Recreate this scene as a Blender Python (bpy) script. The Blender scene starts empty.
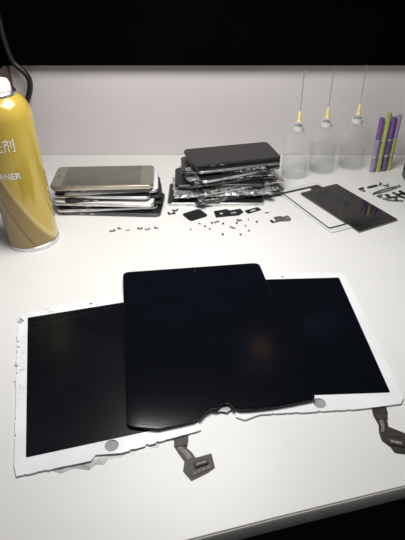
import bpy, bmesh, math, random
from mathutils import Vector, Matrix, noise
random.seed(7)
S=0.001; T=750.0
C=bpy.context.scene.collection
bpy.context.scene.view_settings.view_transform='Standard'
bpy.context.scene.view_settings.look='None'

# ---------------- materials ----------------
def mk(name,col,rough=0.5,metal=0.0,amt=0.06,scale=60.0,alpha=1.0,coat=0.0,bump=0.0,trans=0.0,spec=0.5,col2=None,detail=4,emit=0.0,edge_alpha=None):
    m=bpy.data.materials.new(name); m.use_nodes=True
    nt=m.node_tree; b=nt.nodes['Principled BSDF']
    tc=nt.nodes.new('ShaderNodeTexCoord'); nz=nt.nodes.new('ShaderNodeTexNoise')
    nz.inputs['Scale'].default_value=scale; nz.inputs['Detail'].default_value=detail
    nt.links.new(tc.outputs['Object'],nz.inputs['Vector'])
    cr=nt.nodes.new('ShaderNodeValToRGB')
    a=[max(0,c*(1-amt)) for c in col]; d=[min(1,c*(1+amt)) for c in (col2 or col)]
    cr.color_ramp.elements[0].position=0.35; cr.color_ramp.elements[1].position=0.65
    cr.color_ramp.elements[0].color=(*a,1); cr.color_ramp.elements[1].color=(*d,1)
    nt.links.new(nz.outputs['Fac'],cr.inputs['Fac']); nt.links.new(cr.outputs['Color'],b.inputs['Base Color'])
    b.inputs['Roughness'].default_value=rough; b.inputs['Metallic'].default_value=metal
    b.inputs['Alpha'].default_value=alpha; b.inputs['Coat Weight'].default_value=coat
    b.inputs['Transmission Weight'].default_value=trans; b.inputs['Specular IOR Level'].default_value=spec
    if emit:
        nt.links.new(cr.outputs['Color'],b.inputs['Emission Color']); b.inputs['Emission Strength'].default_value=emit
    if edge_alpha is not None:
        lw=nt.nodes.new('ShaderNodeLayerWeight'); lw.inputs['Blend'].default_value=0.22
        mr=nt.nodes.new('ShaderNodeMapRange'); mr.inputs['To Min'].default_value=alpha; mr.inputs['To Max'].default_value=edge_alpha
        nt.links.new(lw.outputs['Facing'],mr.inputs['Value']); nt.links.new(mr.outputs['Result'],b.inputs['Alpha'])
    if bump:
        bp=nt.nodes.new('ShaderNodeBump'); bp.inputs['Strength'].default_value=bump; bp.inputs['Distance'].default_value=0.0005
        nt.links.new(nz.outputs['Fac'],bp.inputs['Height']); nt.links.new(bp.outputs['Normal'],b.inputs['Normal'])
    return m
M_desk=mk('desk_laminate',(0.69,0.685,0.66),0.42,amt=0.03,scale=5,bump=0.02)
M_edge=mk('desk_edge_band',(0.44,0.43,0.385),0.5,amt=0.06,scale=30)
M_wall=mk('wall_paint',(0.62,0.58,0.57),0.8,amt=0.04,scale=4)
M_brown=mk('brown_wood_side',(0.10,0.07,0.05),0.6,amt=0.25,scale=14)
M_dark=mk('black_trim',(0.0015,0.0015,0.0015),0.9,amt=0.1,scale=8,spec=0.0)
M_floor=mk('dark_floor',(0.010,0.009,0.008),0.8,amt=0.3,scale=12)
M_white=mk('white_glass_bezel',(0.76,0.77,0.78),0.2,amt=0.04,scale=30)
M_disp=mk('black_display_glass',(0.0030,0.0038,0.006),0.11,amt=0.05,scale=25,spec=0.3)
M_displ=mk('black_scuffed_display_glass',(0.0040,0.0048,0.0065),0.24,amt=0.3,scale=12,spec=0.12)
M_panel=mk('black_panel_glass',(0.0035,0.0038,0.0048),0.09,amt=0.05,scale=20,spec=0.35)
M_loose=mk('dark_reflective_glass',(0.022,0.020,0.018),0.14,amt=0.25,scale=25,spec=0.5)
M_blackpl=mk('black_plastic',(0.012,0.012,0.013),0.4,amt=0.2,scale=80)
M_flex=mk('dark_flex_film',(0.028,0.024,0.021),0.5,amt=0.3,scale=120,spec=0.3)
M_flexg=mk('brown_grey_flex_film',(0.045,0.038,0.032),0.5,amt=0.3,scale=120,spec=0.3)
M_flexl=mk('light_flex_layer',(0.16,0.145,0.12),0.5,amt=0.3,scale=300,spec=0.3)
M_conn=mk('connector_plastic',(0.05,0.047,0.043),0.7,amt=0.5,scale=700,spec=0.2)
M_pins=mk('dull_pins',(0.25,0.23,0.19),0.7,amt=0.5,scale=900,spec=0.2)
M_gold=mk('taupe_tinted_glass',(0.165,0.15,0.12),0.14,amt=0.08,scale=30)
M_goldd=mk('taupe_screen_area',(0.10,0.093,0.078),0.12,amt=0.08,scale=30)
M_goldm=mk('champagne_metal',(0.55,0.50,0.42),0.3,0.9,amt=0.05)
M_silver=mk('brushed_aluminium',(0.72,0.72,0.73),0.28,1.0,amt=0.08,scale=90)
M_steel=mk('steel',(0.45,0.45,0.45),0.3,1.0,amt=0.15,scale=150)
M_grey=mk('space_grey_aluminium',(0.13,0.13,0.14),0.35,1.0,amt=0.1,scale=80)
M_hole=mk('grey_button_gasket',(0.26,0.26,0.255),0.6,amt=0.1,scale=80)
M_chip=mk('circuit_pieces',(0.012,0.012,0.014),0.45,0.3,amt=0.1,scale=170,col2=(0.40,0.38,0.35),detail=1)
M_chip2=mk('shiny_shield_foil',(0.05,0.05,0.05),0.25,0.9,amt=0.1,scale=110,col2=(0.75,0.75,0.75),detail=2,bump=0.5)
M_wrap=mk('crinkled_silver_foil',(0.26,0.26,0.26),0.28,0.7,amt=0.1,scale=160,col2=(0.74,0.74,0.75),detail=2,bump=0.8)
M_crack=mk('crack_line',(0.018,0.020,0.023),0.3,amt=0.5,scale=200)
M_chipline=mk('bezel_fracture',(0.38,0.38,0.37),0.4,amt=0.3,scale=200)
M_shard=mk('glassy_shard',(0.42,0.44,0.45),0.15,amt=0.25,scale=120)
M_ldpe=mk('clear_polyethylene',(0.72,0.75,0.77),0.06,amt=0.01,alpha=0.02,edge_alpha=0.5)
M_liq=mk('cloudy_liquid',(0.36,0.40,0.41),0.1,amt=0.02,alpha=0.10,edge_alpha=0.35)
M_yel=mk('yellow_hub',(0.78,0.70,0.30),0.35,amt=0.05)
M_purple=mk('purple_metallic',(0.19,0.10,0.31),0.18,0.3,amt=0.08)
M_green=mk('lime_metallic',(0.42,0.48,0.15),0.18,0.3,amt=0.08)
M_violet=mk('pale_violet',(0.34,0.27,0.44),0.2,0.2,amt=0.08)
M_capw=mk('white_plastic',(0.68,0.67,0.65),0.35,amt=0.02)
M_pink=mk('pink_plastic',(0.50,0.24,0.18),0.4,amt=0.04)
M_print=mk('printed_white',(0.82,0.80,0.74),0.4,amt=0.02)
M_foil=mk('torn_backlight_film',(0.30,0.30,0.30),0.35,0.2,amt=0.5,scale=60)

def can_mat():
    m=mk('can_label_print',(0.55,0.36,0.05),0.2,0.15,amt=0.05)
    nt=m.node_tree; b=nt.nodes['Principled BSDF']; b.inputs['Coat Weight'].default_value=0.6
    tc=nt.nodes.new('ShaderNodeTexCoord'); sp=nt.nodes.new('ShaderNodeSeparateXYZ')
    nt.links.new(tc.outputs['Object'],sp.inputs[0])
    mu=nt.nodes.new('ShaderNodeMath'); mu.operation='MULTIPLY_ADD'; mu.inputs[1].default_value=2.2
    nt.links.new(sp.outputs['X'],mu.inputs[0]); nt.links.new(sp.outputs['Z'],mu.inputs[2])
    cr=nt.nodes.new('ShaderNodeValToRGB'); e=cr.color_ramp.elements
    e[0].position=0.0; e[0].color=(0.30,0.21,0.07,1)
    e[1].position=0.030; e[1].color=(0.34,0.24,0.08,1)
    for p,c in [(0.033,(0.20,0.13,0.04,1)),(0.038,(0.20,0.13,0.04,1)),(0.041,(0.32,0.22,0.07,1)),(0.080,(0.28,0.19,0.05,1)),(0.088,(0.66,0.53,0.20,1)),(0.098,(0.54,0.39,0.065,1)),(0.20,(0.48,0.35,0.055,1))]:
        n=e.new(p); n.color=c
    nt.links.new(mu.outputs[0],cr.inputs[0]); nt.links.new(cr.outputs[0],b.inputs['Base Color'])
    return m
M_can=can_mat()

# ---------------- geometry helpers (mm) ----------------
def obj(name,me,mat,parent=None):
    if mat and not me.materials: me.materials.append(mat)
    o=bpy.data.objects.new(name,me); C.objects.link(o)
    if parent: o.parent=parent
    return o
def tag(o,label,cat,group=None):
    o['label']=label; o['category']=cat
    if group: o['group']=group
    return o
def root(name,x,y,z,rot,label,cat,group=None):
    e=bpy.data.objects.new(name,None); e.empty_display_size=0.01
    C.objects.link(e); e.location=(x*S,y*S,(T+z)*S); e.rotation_euler=(0,0,math.radians(rot))
    return tag(e,label,cat,group)
def flatmesh(outer,z0,z1,holes=(),bevel=0.0):
    cu=bpy.data.curves.new('c','CURVE'); cu.dimensions='2D'; cu.fill_mode='BOTH'
    for pts in [outer]+list(holes):
        s=cu.splines.new('POLY'); s.points.add(len(pts)-1); s.use_cyclic_u=True
        for i,p in enumerate(pts): s.points[i].co=(p[0]*S,p[1]*S,0,1)
    h=(z1-z0)/2
    cu.extrude=(h-bevel)*S; cu.bevel_depth=bevel*S; cu.bevel_resolution=1; cu.offset=-bevel*S
    t=bpy.data.objects.new('t',cu); C.objects.link(t)
    dg=bpy.context.evaluated_depsgraph_get()
    me=bpy.data.meshes.new_from_object(t.evaluated_get(dg))
    bpy.data.objects.remove(t); bpy.data.curves.remove(cu)
    me.materials.clear()
    for v in me.vertices: v.co.z+=(z0+h)*S
    bm=bmesh.new(); bm.from_mesh(me); bmesh.ops.remove_doubles(bm,verts=bm.verts,dist=1e-6)
    bmesh.ops.recalc_face_normals(bm,faces=bm.faces); bm.to_mesh(me); bm.free()
    return me
def flat(name,outer,z0,z1,mat,parent=None,holes=(),bevel=0.0):
    me=flatmesh(outer,z0,z1,holes,bevel); me.name=name
    return obj(name,me,mat,parent)
def rrect(w,h,r,cx=0,cy=0,n=6):
    p=[]
    for (sx,sy,a0) in ((1,1,0),(-1,1,90),(-1,-1,180),(1,-1,270)):
        for i in range(n+1):
            a=math.radians(a0+90*i/n)
            p.append((cx+sx*(w/2-r)+r*math.cos(a),cy+sy*(h/2-r)+r*math.sin(a)))
    return p
def circ(r,cx=0,cy=0,n=24):
    return [(cx+r*math.cos(2*math.pi*i/n),cy+r*math.sin(2*math.pi*i/n)) for i in range(n)]
def lathe(name,prof,mat,parent=None,n=40,smooth=True,cx=0,cy=0):
    bm=bmesh.new(); rings=[]
    for r,z in prof:
        if r<=0: rings.append([bm.verts.new((cx*S,cy*S,z*S))])
        else: rings.append([bm.verts.new(((cx+r*math.cos(2*math.pi*i/n))*S,(cy+r*math.sin(2*math.pi*i/n))*S,z*S)) for i in range(n)])
    for a,b in zip(rings,rings[1:]):
        for i in range(n):
            j=(i+1)%n
            if len(a)==1 and len(b)==1: continue
            if len(a)==1: bm.faces.new((a[0],b[i],b[j]))
            elif len(b)==1: bm.faces.new((a[i],a[j],b[0]))
            else: bm.faces.new((a[i],a[j],b[j],b[i]))
    bmesh.ops.recalc_face_normals(bm,faces=bm.faces)
    me=bpy.data.meshes.new(name); bm.to_mesh(me); bm.free()
    if smooth:
        for p in me.polygons: p.use_smooth=True
        try: me.set_sharp_from_angle(angle=math.radians(35))
        except Exception: pass
    return obj(name,me,mat,parent)
def tube(name,pts,r,mat,parent=None,cyc=False,smoothc=True):
    cu=bpy.data.curves.new('c','CURVE'); cu.dimensions='3D'; cu.bevel_depth=r*S; cu.bevel_resolution=3; cu.use_fill_caps=True
    s=cu.splines.new('NURBS' if smoothc else 'POLY'); s.points.add(len(pts)-1)
    for i,p in enumerate(pts): s.points[i].co=(p[0]*S,p[1]*S,p[2]*S,1)
    if smoothc: s.order_u=4; s.use_endpoint_u=True
    s.use_cyclic_u=cyc
    t=bpy.data.objects.new('t',cu); C.objects.link(t)
    dg=bpy.context.evaluated_depsgraph_get()
    me=bpy.data.meshes.new_from_object(t.evaluated_get(dg)); bpy.data.objects.remove(t)
    me.materials.clear(); me.name=name
    for p in me.polygons: p.use_smooth=True
    return obj(name,me,mat,parent)
def box(name,x0,x1,y0,y1,z0,z1,mat,parent=None,bev=0):
    bm=bmesh.new(); bmesh.ops.create_cube(bm,size=1)
    for v in bm.verts:
        v.co=Vector(((x0+x1)/2+v.co.x*(x1-x0),(y0+y1)/2+v.co.y*(y1-y0),(z0+z1)/2+v.co.z*(z1-z0)))*S
    if bev: bmesh.ops.bevel(bm,geom=bm.edges[:],offset=bev*S,segments=2,affect='EDGES')
    me=bpy.data.meshes.new(name); bm.to_mesh(me); bm.free()
    return obj(name,me,mat,parent)
def cracks(name,lines,w,z,mat,parent):
    bm=bmesh.new()
    for ln in lines:
        for (a,b) in zip(ln,ln[1:]):
            a=Vector(a);b=Vector(b); d=(b-a)
            if d.length<1e-6: continue
            n=Vector((-d.y,d.x)).normalized()*w/2
            vs=[bm.verts.new(((p.x)*S,(p.y)*S,z*S)) for p in (a-n,b-n,b+n,a+n)]
            bm.faces.new(vs)
    me=bpy.data.meshes.new(name); bm.to_mesh(me); bm.free()
    return obj(name,me,mat,parent)

# ---------------- setting ----------------
def struct(o): o['kind']='structure'; return o
struct(box('wall_back',-1400,1400,985,1045,0,2500,M_wall))
struct(box('wall_left',-372,-350,700,985,T+0.3,T+176,M_brown))
struct(box('floor',-1400,1400,-1200,985,-40,0,M_floor))
struct(box('trim_1',-350,1400,965,985,T+175.0,T+900,M_dark))
struct(box('trim_2',-372,-350,700,985,T+176.0,T+700,M_dark))

# desk
desk=root('desk',0,0,0,0,'white laminate workbench with cream front edge','desk')
fe=[(-700,48),(-25,209),(60,231),(172.5,259),(330,298),(700,388)]
flat('desktop',[(-700,984.5)]+fe+[(700,984.5)],-18,0,M_desk,desk,bevel=0.8)
band=[(x,y-1.0) for x,y in fe]+[(x,y-0.02) for x,y in reversed(fe)]
flat('edge_band',band,-18.3,-1.0,M_edge,desk)
for x in (-690,670):
    y0=75 if x<0 else 400
    box('side_panel',x,x+20,y0,975,-T,-18,M_edge,desk)

# ---------------- tablet panels ----------------
def chips(p,q,off=1.5,mn=1.5,mx=9):
    """irregular splintered edge from p to q"""
    p=Vector(p);q=Vector(q); d=(q-p); L=d.length; d.normalize(); n=Vector((-d.y,d.x)); t=0; o=[tuple(p)]
    while True:
        t+=random.uniform(mn,mx)
        if t>=L-1: break
        r=random.random()
        if r<0.5: a=random.uniform(-.35,.35); o.append(tuple(p+d*t+n*a))
        elif r<0.85:
            dep=random.uniform(.6,off); w=random.uniform(.8,3)
            o.append(tuple(p+d*t)); 
            if t+w*2<L: o.append(tuple(p+d*(t+w*random.uniform(.3,1.3))+n*dep)); o.append(tuple(p+d*(t+w*1.8)+n*random.uniform(-.2,.3))); t+=w*1.8
        else: o.append(tuple(p+d*t-n*random.uniform(.4,1.1)))
    return o
pl=root('tablet_screen',-79.7,287,0,15,'chipped white-framed tablet display panel with torn ribbon cable','tablet screen','white tablet screen panels')
out=chips((-83,1),(-18,0),1.6,2,8)+[(-15,5),(-4,3),(6,1.2)]+chips((8,1),(84,7),3.0,2,8)
out+=[(85,225),(80,231)]+chips((70,230),(-50,232),1.8,2,10)+[(-52,230),(-54,225),(-59,228),(-65,226),(-68,229),(-74,228),(-76,223),(-80,226),(-84,222),(-82,217),(-79.5,214),(-80.5,210),(-85,209)]
out+=chips((-86,205),(-85.5,100),4.5,1.5,11)+chips((-85.5,96),(-85,12),1.2,4,16)
flat('bezel_glass',out,0.05,2.0,M_white,pl,holes=[circ(6.4,0,11)])
flat('button_gasket',circ(6.3,0,11),0.02,0.9,M_hole,pl)
flat('display',rrect(152,199,1.5,1,117.5),2.0,2.5,M_displ,pl)
flat('camera_dot',circ(1.5,0,225,16),2.0,2.2,M_blackpl,pl)
flat('backlight_film',[(-60,8),(-50,3),(-20,2),(-10,3),(8,3),(30,7),(60,8),(56,3),(44,3.5),(40,-1),(31,1),(18,-3),(12,0),(2,-5),(-4,-1),(-9,-6),(-16,-4),(-22,-8),(-34,-3),(-46,-5),(-52,-1)],0.0,0.04,M_foil,pl)
crk=[[(-74,193),(-58,196),(-36,203),(-8,207),(20,210),(48,216)],[(-74,204),(-52,203),(-36,203)],[(-36,203),(-24,190)],[(-58,196),(-66,182)],[(-8,207),(2,196)]]
c=cracks('crack_lines',crk,0.25,2.55,M_crack,pl); c['label']='very faint crack lines in the glass'
# splinters of layered glass along the broken rim
fan=[]
for k_ in range(26):
    y=random.uniform(96,222); x=random.uniform(-84,-79); a=random.uniform(-0.9,0.9)+(math.pi if random.random()<.2 else 0); L_=random.uniform(2,7)
    x2=min(-75.4,x+L_*math.cos(a)); fan.append([(x,y),(x2,y+L_*math.sin(a))])
for k_ in range(16):
    x=random.uniform(-78,10); y=random.uniform(220,229); a=random.uniform(-0.6,0.6); L_=random.uniform(3,10)
    fan.append([(x,y),(x+L_*math.cos(a),min(229,max(218,y+L_*math.sin(a))))])
bm_obj=cracks('bezel_fractures',fan,0.4,2.05,M_chipline,pl); bm_obj['label']='grey fracture lines in the white bezel'; bm_obj['kind']='stuff'
for (x,y,r_) in [(-85,188,3.2),(-86,163,2.6),(-85.5,141,3.0),(-84,215,3.5),(-64,227,3.0),(-86,117,2.4)]:
    a0=random.uniform(0,6); flat('glass_splinter',[(x+r_*(0.6+0.5*random.random())*math.cos(a0+i*1.5),y+r_*(0.6+0.6*random.random())*math.sin(a0+i*1.5)) for i in range(4)],0.02,1.0,M_shard,pl)
def locm(r,pts):
    mw=Matrix.Translation(r.location)@Matrix.Rotation(r.rotation_euler.z,4,'Z'); inv=mw.inverted()
    o=[]
    for x,y in pts:
        v=inv@Vector((x*S,y*S,0)); o.append((v.x/S,v.y/S))
    return o
fx=locm(pl,[(-36,312),(-13,314),(-13,305),(-14,296),(-10,292),(-6,286),(8,290.5),(11,276),(5,271),(-9.5,263),(-16,271),(-17,273),(-16,282),(-22,291),(-26,298),(-26,304)])
f=flat('ribbon_cable',fx,0.05,0.35,M_flex,pl)
flat('ribbon_layer',locm(pl,[(-23,303),(-17,304),(-18,297),(-12,291),(-9,286),(-13,284),(-18,291),(-23,297)]),0.35,0.5,M_flexl,f)
flat('connector',locm(pl,[(-8,280),(4,284.5),(5.5,280),(-6.5,275)]),0.35,1.6,M_conn,f)
flat('connector_pins',locm(pl,[(-6,279),(2.9,282.6),(3.6,280.8),(-5.3,277.2)]),1.6,1.7,M_pins,f)
flat('ribbon_fold',locm(pl,[(-26,304),(-13,305),(-14,299),(-25.5,297)]),0.5,1.1,M_flex,f)
f3=flat('stiffener_plate',locm(pl,[(-11,271),(7,278),(8.5,275.5),(-9,267)]),0.35,0.8,M_flexg,f)
for i in range(4):
    x=-7.5+i*3.8; y=269.3+i*1.75
    flat('contact_pad',locm(pl,[(x,y+1.8),(x+1.8,y+2.6),(x+2.3,y+1),(x+.5,y+.2)]),0.8,0.9,M_pins,f3)

pr=root('tablet_screen',116,338,0,2.5,'white-framed tablet display panel with home button hole','tablet screen','white tablet screen panels')
out=[(-84,-4),(-76,-8),(-66,-4),(-60,-2)]+chips((-56,-2),(34,0),1.2,3,10)+[(55,2),(80,5),(85,12),(86,110),(84,222),(79,230)]+chips((60,231),(-80,231),0.6,8,20)+[(-85,225)]
flat('bezel_glass',out,0.05,2.0,M_white,pr,holes=[circ(6.4,0,9)])
flat('button_gasket',circ(6.3,0,9),0.02,0.9,M_hole,pr)
flat('display',rrect(150,199,1.5,-1,119),2.0,2.5,M_disp,pr)
flat('camera_dot',circ(1.5,0,224,16),2.0,2.2,M_blackpl,pr)
fx=locm(pr,[(166,344),(181,348),(180,336),(177,328),(176,320),(188,313),(190,312),(188,300),(184,289),(173,291),(171,297),(165,304),(165,313),(167,322),(165,333)])
f=flat('ribbon_cable',fx,0.05,0.35,M_flex,pr)
flat('ribbon_layer',locm(pr,[(169,328),(173,328),(172,319),(170,314),(167,314),(169,321)]),0.35,0.5,M_flexl,f)
flat('connector',locm(pr,[(171,306),(184,303),(183,297),(171,300)]),0.35,1.6,M_conn,f)
flat('connector_pins',locm(pr,[(172.5,304),(182.4,301.6),(182,299.6),(172.5,302)]),1.6,1.7,M_pins,f)
flat('stiffener_plate',locm(pr,[(175,313),(184,311),(183,308),(174,309.5)]),0.35,0.8,M_flexg,f)
flat('ribbon_fold',locm(pr,[(165.5,333),(178.6,334),(178,329),(166.5,328)]),0.35,0.9,M_flexg,f)

pc=root('tablet_screen',4,453,2.6,0,'black frameless tablet display panel lying over two white ones','tablet screen')
def corner(p0,p1,p2,r,n=5):
    p0,p1,p2=map(Vector,(p0,p1,p2)); a=(p0-p1).normalized()*r; b=(p2-p1).normalized()*r
    return [tuple(p1+a*(1-t)**2+b*t**2) for t in [i/n for i in range(n+1)]]
TL=(-106,567);TR=(77,590);BR=(112,349);BL=(-71,316)
wo=corner(BR,TR,TL,9)+corner(TR,TL,BL,9)+corner(TL,BL,(-41,314),7)
wo+=[(-41,313),(-22,318),(-8,322),(-2,326),(3,333),(9,337),(14,336),(19,342),(25,343),(29,338),(36,335),(50,336),(70,339),(84,342)]
wo+=corner((84,342),BR,TR,6)
wo=[(x-4,y-453) for x,y in wo]
flat('glass_panel',wo,0,3.2,M_panel,pc,bevel=0.4)
flat('camera_dot',circ(1.6,-14,117,16),3.35,3.55,M_grey,pc)
ins=[(x*0.972,y*0.976) for x,y in wo]
flat('active_display',ins,3.2,3.35,M_disp,pc)
flat('torn_film',[(x-4,y-453) for x,y in [(10,339),(16,342),(24,344),(28,339),(24,335),(18,336.5),(13,335)]],-0.05,0.0,M_foil,pc)

# ---------------- phones ----------------
def phone(name,label,group,x,y,z,rot,L,W,H,fm,gm,home=True,top=False,cat='phone',bt=None,area_m=None):
    r=root(name,x,y,z,rot,label,cat,group)
    flat('frame',rrect(L,W,9),0,H-0.6,fm,r,bevel=0.9)
    flat('screen_glass',rrect(L-2.5,W-2.5,8),H-0.6,H,gm,r,bevel=0.15)
    if top:
        if area_m: flat('display_area',rrect(L-38,W-9,1,-1,0),H,H+0.08,area_m,r)
        if home: flat('home_button',circ(5.5,L/2-10,0),H,H+0.15,bt or M_grey,r,holes=[circ(4.4,L/2-10,0)])
        flat('earpiece',rrect(1.6,11,0.7,-L/2+8,0),H,H+0.1,M_blackpl,r)
    for px in (-L*0.28,-L*0.18):
        box('side_button',px-4,px+4,-W/2-0.5,-W/2+0.5,H*0.35,H*0.65,M_steel,r,0.2)
    return r
def bare(name,label,group,x,y,z,rot,L,W,H,fm=None):
    r=root(name,x,y,z,rot,label,'phone',group)
    flat('frame',rrect(L,W,9),0,H-1.2,fm or M_grey,r,bevel=0.5)
    flat('circuit_board',[(-L/2+6,-W/2+4),(L/2-8,-W/2+3),(L/2-8,-W/2+22),(L/2-30,-W/2+20),(-L/2+30,-W/2+24),(-L/2+6,-W/2+18)],H-1.2,H,M_chip,r)
    flat('battery',rrect(L*0.6,W*0.42,2,-4,W*0.16),H-1.2,H-0.1,M_blackpl,r)
    for k_ in range(8):
        px=-L/2+10+k_*(L-20)/7+random.uniform(-6,6); w_=random.uniform(2,6); d=random.uniform(1,7)
        flat('torn_flex_tab',[(px-w_,-W/2+6),(px+w_,-W/2+6),(px+w_*.7,-W/2-d),(px-w_*.5,-W/2-d*.6)],H-1.15,H-0.4,random.choice([M_steel,M_chip2,M_flex,M_silver]),r)
    return r
def crumple(name,label,x,y,z,rot,L,W,H):
    bm=bmesh.new(); nx,ny=48,26; top=[];bot=[]
    for j in range(ny+1):
        rt=[];rb=[]
        for i in range(nx+1):
            u=i/nx*2-1; v=j/ny*2-1
            px=u*L/2; py=v*W/2
            e=min(1,(1-max(abs(u),abs(v)))*9)
            px+=1.8*noise.noise(Vector((v*6,3,z)))*abs(u)*3; py+=1.6*noise.noise(Vector((u*9,7,z)))*abs(v)*3
            bump=abs(noise.noise(Vector((px*0.16,py*0.16,z))))+0.5*abs(noise.noise(Vector((px*0.4,py*0.4,z+5))))
            hh=H*0.5*(0.25+0.75*e)
            rt.append(bm.verts.new((px*S,py*S,(H*0.5+min(hh,hh*(0.55+bump*0.9)))*S)))
            rb.append(bm.verts.new((px*S,py*S,(H*0.5-min(hh,hh*(0.55+bump*0.8)))*S)))
        top.append(rt);bot.append(rb)
    for j in range(ny):
        for i in range(nx):
            bm.faces.new((top[j][i],top[j][i+1],top[j+1][i+1],top[j+1][i]))
            bm.faces.new((bot[j][i],bot[j+1][i],bot[j+1][i+1],bot[j][i+1]))
    for j in range(ny):
        for i in (0,nx): bm.faces.new((top[j][i],top[j+1][i],bot[j+1][i],bot[j][i]))
    for i in range(nx):
        for j in (0,ny): bm.faces.new((top[j][i],top[j][i+1],bot[j][i+1],bot[j][i]))
    bmesh.ops.recalc_face_normals(bm,faces=bm.faces)
    me=bpy.data.meshes.new(name); bm.to_mesh(me); bm.free()
    o=obj(name,me,M_wrap); o.location=(x*S,y*S,(T+z)*S); o.rotation_euler=(0,0,math.radians(rot))
    return tag(o,label,'foil pouch','crinkled foil pouches in the phone stack')
g1='stacked phones with taupe one on top'
z=0
specs=[(160,78,6.5,M_grey,M_blackpl,6,-4,-5,'black phone with grey metal edge at the stack base'),
 (160,78,5.5,M_silver,M_blackpl,-3,0,1,'black-faced phone with thin silver edge in the stack'),
 (152,76,5.5,M_blackpl,M_blackpl,8,5,4,'black phone with dull edge in the stack'),
 (160,77,5.5,M_silver,M_capw,-4,-5,-5,'white phone with thin silver edge in the stack'),
 (154,76,5.0,M_blackpl,M_blackpl,6,4,5,'black plastic phone shell in the stack'),
 (152,75,5.0,M_silver,M_blackpl,-7,0,-4,'black-faced phone with scuffed silver edge in the stack'),
 (150,73,5.0,M_steel,M_capw,4,4,3,'white phone with dull steel edge in the stack'),
 (154,75,5.0,M_grey,M_blackpl,-8,4,-1,'grey-edged dark phone just under the taupe phone')]
for L,W,H,fm,gm,dx,dy,dr,lb in specs:
    phone('smartphone',lb,g1,-151+dx,774+dy,z,2+dr,L,W,H,fm,gm); z+=H
phone('smartphone','grey-beige tinted phone lying on top of the phone stack',g1,-159,776,z,2.5,160,78,7.0,M_goldm,M_gold,True,True,bt=M_goldm,area_m=M_goldd)
g2='stacked dismantled phones with black one on top'
z=0
specs=[('p',160,78,6.5,M_silver,M_blackpl,-26,-32,-13,'black phone with silver edge at the messy stack base'),
 ('b',158,76,5.5,0,0,6,-22,5,'opened phone tray with torn flex tabs at stack base'),
 ('f',164,78,6.5,0,0,-16,-25,-8,'crinkled silver foil pouch near the stack base'),
 ('b',154,72,5.5,0,0,10,-12,9,'silvery opened phone tray above the foil pouch'),
 ('p',150,72,5.5,M_grey,M_blackpl,-20,-14,-11,'grey-edged black phone poking out of the stack'),
 ('b',150,70,5.0,0,0,-2,-10,3,'thin opened phone tray in the messy stack'),
 ('f',150,72,5.0,0,0,-6,-6,-4,'thin crinkled silver foil pouch between phones'),
 ('p',148,70,5.0,M_silver,M_blackpl,6,-8,11,'silver-edged black phone in the messy stack'),
 ('b',148,68,5.0,0,0,-10,-6,-9,'opened phone tray with battery in the messy stack'),
 ('p',146,70,5.5,M_steel,M_blackpl,6,-2,4,'steel-edged black phone just under the top phone')]
for k_,(kd,L,W,H,fm,gm,dx,dy,dr,lb) in enumerate(specs):
    if kd=='p': phone('smartphone',lb,g2,48+dx,836+dy,z,13+dr,L,W,H,fm,gm)
    elif kd=='b': bare('smartphone',lb,g2,48+dx,836+dy,z,13+dr,L,W,H,M_silver if k_==3 else None)
    else: crumple('foil_pouch',lb,48+dx,836+dy,z,13+dr,L,W,H)
    z+=H
phone('smartphone','black glossy phone on top of the messy phone stack',g2,50,843,z,14,154,75,6.0,M_blackpl,M_panel,True,True)

st=root('smartphone',372,868,0,-4,'black phone standing on its long edge near the tubes','phone')
box('frame',-7,3,-40,18,0,62,M_blackpl,st,1.5)
box('screen_glass',-7.6,-7,-37,15,3,59,M_panel,st)

# ---------------- dispensing bottles ----------------
def bottle(x,y,label,lv):
    r=root('dispensing_bottle',x,y,0,random.uniform(0,60),label,'bottle','needle-tip dispensing bottles')
    lathe('bottle_body',[(0,0.3),(21,0),(23.2,2),(23.8,6),(23.8,52),(23.3,59),(21,66),(16.5,72),(11.5,77),(9,81),(8.6,88)],M_ldpe,r)
    lathe('liquid',[(0,2.4),(19.5,2.7),(22.2,6),(22.2,lv),(0,lv)],M_liq,r)
    lathe('screw_cap',[(9,84),(11,84),(11,93),(9,96),(4.5,98),(4,100),(0,100)],M_ldpe,r)
    lathe('cap_thread',[(8.4,85),(10,85),(10,92),(8.4,92)],M_capw,r)
    lathe('needle_hub',[(0,98.5),(4.4,99),(4.4,101),(3.4,102),(2.8,114),(1.2,118),(0,118)],M_yel,r,n=20)
    lathe('needle',[(0,117),(0.6,117),(0.6,184),(0,185)],M_silver,r,n=10)
bottle(168,890,'clear squeeze bottle with yellow needle tip beside phone stack',34)
bottle(221,911,'clear squeeze bottle with yellow needle tip between two others',48)
bottle(281,930,'clear squeeze bottle with yellow needle tip beside coloured tubes',40)

# ---------------- coloured tubes ----------------
def ctube(x,y,h,bm_,cm,label):
    r=root('glue_tube',x,y,0,0,label,'tube','coloured tubes standing by the wall')
    lathe('tube_body',[(0,0),(4.6,0),(5.0,1),(5.0,h*0.6),(0,h*0.6)],bm_,r,n=24)
    lathe('tube_cap',[(0,h*0.6),(4.8,h*0.6),(4.8,h*0.97),(4.0,h),(0,h)],cm,r,n=24)
    lathe('tube_ring',[(4.8,h*0.585),(5.4,h*0.585),(5.4,h*0.61),(4.6,h*0.61)],M_silver,r,n=24)
    lathe('tube_band',[(5.0,h*0.28),(5.2,h*0.28),(5.2,h*0.32),(5.0,h*0.32)],M_silver,r,n=24)
ctube(316,903,102,M_violet,M_purple,'slim violet tube with purple cap')
ctube(327,905,98,M_green,M_green,'slim lime green tube with matching cap')
ctube(338,908,102,M_purple,M_purple,'slim purple tube with matching cap')
ctube(349,913,104,M_green,M_violet,'lime green tube with violet cap')
ctube(333,919,106,M_violet,M_green,'violet tube with lime green cap')

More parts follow.
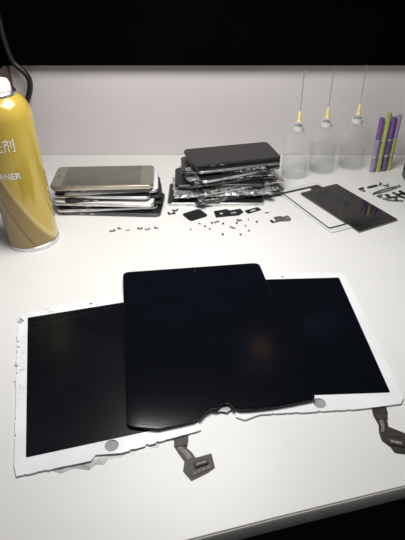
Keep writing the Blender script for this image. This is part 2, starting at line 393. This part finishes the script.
# ---------------- spray can ----------------
can=root('spray_can',-250,662,0,0,'glossy yellow aerosol cleaner can with pale cap and white lettering','spray can')
can.rotation_euler=(0,math.radians(-1.8),0)
lathe('can_body',[(0,2),(32,2),(35.5,5),(36,8),(36,184),(35.2,191),(32,201),(26,209),(21,212)],M_can,can,n=64)
lathe('base_rim',[(33,0),(36.4,0),(37,2),(36.4,5),(35,6),(33,4)],M_silver,can,n=64)
lathe('can_collar',[(21,211.5),(22.6,212),(22.8,215),(21.4,217),(19,217)],M_silver,can,n=64)
lathe('spray_cap',[(17,214),(17.5,215),(17,225),(15,229),(9,231),(0,231.5)],M_capw,can,n=48)
lathe('spray_nozzle',[(0,230),(7,231),(7,239),(5.5,242),(0,242)],M_pink,can,n=20)
def cantext(name,txt,size,zb,end_deg,R,xs=1.0,bold=0.0):
    cu=bpy.data.curves.new('t','FONT'); cu.body=txt; cu.size=size*S; cu.align_x='RIGHT'; cu.offset=bold*S
    t=bpy.data.objects.new('t',cu); C.objects.link(t)
    dg=bpy.context.evaluated_depsgraph_get()
    me=bpy.data.meshes.new_from_object(t.evaluated_get(dg)); bpy.data.objects.remove(t)
    me.materials.clear()
    bm=bmesh.new(); bm.from_mesh(me)
    bmesh.ops.triangulate(bm,faces=bm.faces)
    for _ in range(3):
        bmesh.ops.subdivide_edges(bm,edges=[e for e in bm.edges if e.calc_length()>0.002],cuts=1)
        bmesh.ops.triangulate(bm,faces=bm.faces)
    bm.to_mesh(me); bm.free()
    for v in me.vertices:
        a=math.radians(end_deg)+v.co.x*xs/(R*S)
        z_=zb*S+v.co.y
        v.co=Vector((R*S*math.cos(a),R*S*math.sin(a),z_))
    me.name=name
    return obj(name,me,M_print,can)
cantext('lettering','清洗剂',18.5,150,-60,36.5,xs=0.9,bold=0.0)
cantext('lettering','CLEANER',12.0,112,-64,36.5,xs=0.95,bold=0.25)

# ---------------- loose phone screens ----------------
fr=root('screen_frame',199,766,0,25,'empty thin grey-white phone screen frame under a black screen','phone screen')
flat('frame_strip',rrect(86,158,7),0,1.8,mk('grey_white_plastic',(0.60,0.60,0.60),0.35),fr,holes=[rrect(72,130,3)],bevel=0.2)
flat('adhesive_strip',rrect(76.5,137,3),0.0,1.85,M_grey,fr,holes=[rrect(71.5,129.5,3)])
sc=root('phone_screen',237,762,2.0,28,'dark glossy detached phone screen lying on a pale frame','phone screen')
flat('glass',rrect(79,146,1.5),0,1.4,M_loose,sc,bevel=0.2)
flat('edge_trim',rrect(79.8,146.8,1.6),0.1,0.7,M_silver,sc,holes=[rrect(79,146,1.5)])
flat('active_area',rrect(72,124,0.5),1.4,1.5,mk('dark_active_glass',(0.010,0.010,0.009),0.10,amt=0.2,scale=30),sc)
flat('screen_ribbon',[(-12,72),(10,72),(9,83),(-2,87),(-12,81)],-0.1,0.1,M_flex,sc)

tw=root('tweezers',292,806,0,30,'small steel tweezers lying by the black screen','tweezers')
tube('arm',[(0,0.5,1.4),(20,-3,1.4),(45,-3,1.4),(62,0,1.4)],1.3,M_steel,tw)
tube('arm',[(0,1.5,1.4),(20,6,1.4),(45,5,1.4),(62,1,1.4)],1.3,M_steel,tw)
box('joint',58,66,-2,3,0.2,2.8,M_steel,tw,0.4)

# ---------------- small parts ----------------
gp='tiny salvaged phone parts on the desk'
def tiny(name,pts,x,y,rot,h,mat,label,holes=(),z=0,grp=gp):
    o=flat(name,pts,0,h,mat,None,holes=holes)
    o.location=(x*S,y*S,(T+z)*S); o.rotation_euler=(0,0,math.radians(rot)); tag(o,label,'phone part',grp); return o
Lp=[(-5,-4),(5,-4),(5,-1),(-1,-1),(-1,5),(-5,5)]
Up=[(-6,-4),(6,-4),(6,4),(3,4),(3,-1),(-3,-1),(-3,4),(-6,4)]
Bar=rrect(12,3,1)
tiny('camera_cover',rrect(33,27,5),-12,734,33,1.6,M_blackpl,'black rounded square camera cover')
tiny('metal_bracket',Up,-50,741,15,1,M_blackpl,'black U-shaped phone bracket')
tiny('metal_bracket',Lp,-44,752,70,1,M_steel,'steel L-shaped phone bracket')
tiny('shield_plate',[(-24,-10),(14,-12),(24,-4),(22,8),(4,6),(0,12),(-22,10)],42,742,14,1.2,M_blackpl,'black flat shield plate with stepped outline',holes=[circ(3,-12,0),rrect(10,4,1,8,-2)])
tiny('metal_bracket',rrect(26,11,2),82,750,30,1,M_grey,'dark grey strip bracket',holes=[rrect(12,4,1)])
tiny('stepped_plate',[(-13,-7),(9,-9),(13,-2),(11,8),(2,6),(-2,9),(-13,7)],127,722,12,1.2,M_steel,'grey steel stepped plate beside black screen',holes=[circ(1.5,-8,0),circ(1.5,8,1)])
tiny('metal_bracket',Lp,112,714,20,1,M_grey,'small dark L-shaped bracket')
pl_=[(-137,685,Up,M_grey),(-127,692,Lp,M_blackpl),(-114,686,Bar,M_steel),(-96,692,Up,M_blackpl),(-84,690,Up,M_steel),(-71,694,Lp,M_blackpl),(22,712,Bar,M_blackpl),(58,718,Lp,M_grey),(104,742,Bar,M_blackpl),(46,694,Bar,M_steel)]
for x,y,sh,m in pl_:
    s=random.uniform(.55,.9); lab={id(Up):'tiny U-shaped bracket',id(Lp):'tiny L-shaped bracket',id(Bar):'tiny metal bar'}[id(sh)]
    tiny('metal_bracket',[(a*s,b*s) for a,b in sh],x,y,random.uniform(-40,40),1.0,m,lab+(' in black' if m is M_blackpl else ' in bare metal'))
g3='bunch of metal bits beside the loose screen'
for x,y,sh,m,s,lab in [(306,796,Up,M_steel,1.5,'steel U-shaped clip in a bunch of bits'),(322,800,Lp,M_grey,1.7,'grey L-shaped clip in a bunch of bits'),(318,784,Bar,M_steel,1.6,'steel bar in a bunch of bits'),
   (338,812,Up,M_grey,1.6,'grey U-shaped clip in a bunch of bits'),(342,795,Bar,M_blackpl,1.8,'black bar in a bunch of bits'),(330,786,Lp,M_steel,1.3,'steel L-shaped clip in a bunch of bits'),
   (300,838,Bar,M_blackpl,1.8,'black bar beside steel tweezers'),(322,845,Up,M_steel,1.4,'steel U-shaped clip beside tweezers'),(352,806,Lp,M_steel,1.6,'steel L-shaped clip at the bunch rim'),(280,826,Lp,M_grey,1.3,'grey L-shaped clip beside tweezers')]:
    tiny('metal_bracket',[(a*s,b*s) for a,b in sh],x,y,random.uniform(-60,60),1.6,m,lab,grp=g3)
bm_scr=None
for x,y in [(-19,689),(4,696),(10,689),(33,706),(53,706),(66,700),(72,718),(15,706),(84,710),(56,672),(30,674),(-6,706),(70,683)]:
    if bm_scr is None:
        o=lathe('tiny_screw',[(0,0),(1.8,0.2),(1.8,1.1),(0.7,1.3),(0.7,4),(0,4.2)],M_grey,None,n=12); bm_scr=o
    else:
        o=bm_scr.copy(); C.objects.link(o)
    sc_=random.uniform(0.6,0.95); o.scale=(sc_,sc_,sc_)
    o.location=(x*S,y*S,(T+1.8*sc_)*S); o.rotation_euler=(math.radians(90),0,math.radians(random.uniform(0,360)))
    tag(o,'tiny dark screw lying on the desk','screw','loose tiny screws')

cb=tube('power_cable',[(-344,958,300),(-342,958,190),(-328,960,176),(-306,962,155),(-316,962,122),(-334,958,95),(-340,948,60),(-342,935,5)],5,M_blackpl)
cb.location=(0,0,T*S); tag(cb,'thick black power cable hanging down the wall','cable')

# ---------------- unseen glowing shapes added to reflect in the glass ----------------
lm=root('reflection_body',128,850,400,0,'unseen round body added for a panel reflection, dim amber bulb on wall arm','reflection prop')
lathe('glow_shell',[(16,60),(30,56),(54,34),(62,6),(60,6),(52,33),(28,54),(16,58)],mk('slate_blue_glow',(0.03,0.04,0.06),0.4,amt=0.6,scale=30,emit=0.55),lm)  # shell and core glow only to show as a reflection in the centre panel
lathe('glow_core',[(0,-14),(16,-10),(27,2),(30,14),(24,30),(12,42),(0,44)],mk('amber_brown_glow',(0.12,0.06,0.035),0.35,amt=0.3,scale=28,col2=(0.62,0.33,0.17),emit=0.55),lm)
tube('wall_arm',[(0,0,57),(0,20,80),(0,70,90),(0,115,90)],6,M_blackpl,lm)
l2=root('reflection_disc',292,965,420,0,'unseen dim blue disc added on the dark panel for a reflection','reflection prop')  # added out of view to put a blue reflection on the right panel
l2.rotation_euler=(math.radians(90),0,0)
lathe('disc_base',[(0,0),(52,0),(52,12),(46,16),(0,16)],M_blackpl,l2)
lathe('glow_disc',[(44,16),(38,22),(20,27),(0,28)],mk('blue_glow',(0.02,0.03,0.10),0.4,amt=0.6,scale=30,emit=0.25),l2)

# ---------------- camera and light ----------------
cd=bpy.data.cameras.new('camera'); cam=bpy.data.objects.new('camera',cd); C.objects.link(cam)
cam.location=(0,0,(T+402)*S); cam.rotation_euler=(math.radians(90-34.7),0,0)
cd.sensor_fit='VERTICAL'; cd.sensor_height=24; cd.sensor_width=18; cd.lens=520/540*24; cd.clip_start=0.01
bpy.context.scene.camera=cam
def area(name,loc,target,size,e,col):
    l=bpy.data.lights.new(name,'AREA'); l.size=size; l.energy=e; l.color=col
    o=bpy.data.objects.new(name,l); C.objects.link(o); o.location=loc
    o.rotation_euler=(Vector(target)-Vector(loc)).to_track_quat('-Z','Y').to_euler(); return o
L=area('ceiling_lamp',(-0.02,0.58,1.28),(-0.01,0.64,0.75),0.30,4.7,(1,0.985,0.965))
w=bpy.data.worlds.new('w'); bpy.context.scene.world=w; w.use_nodes=True
w.node_tree.nodes['Background'].inputs[0].default_value=(0.96,0.95,1,1)
w.node_tree.nodes['Background'].inputs[1].default_value=0.16
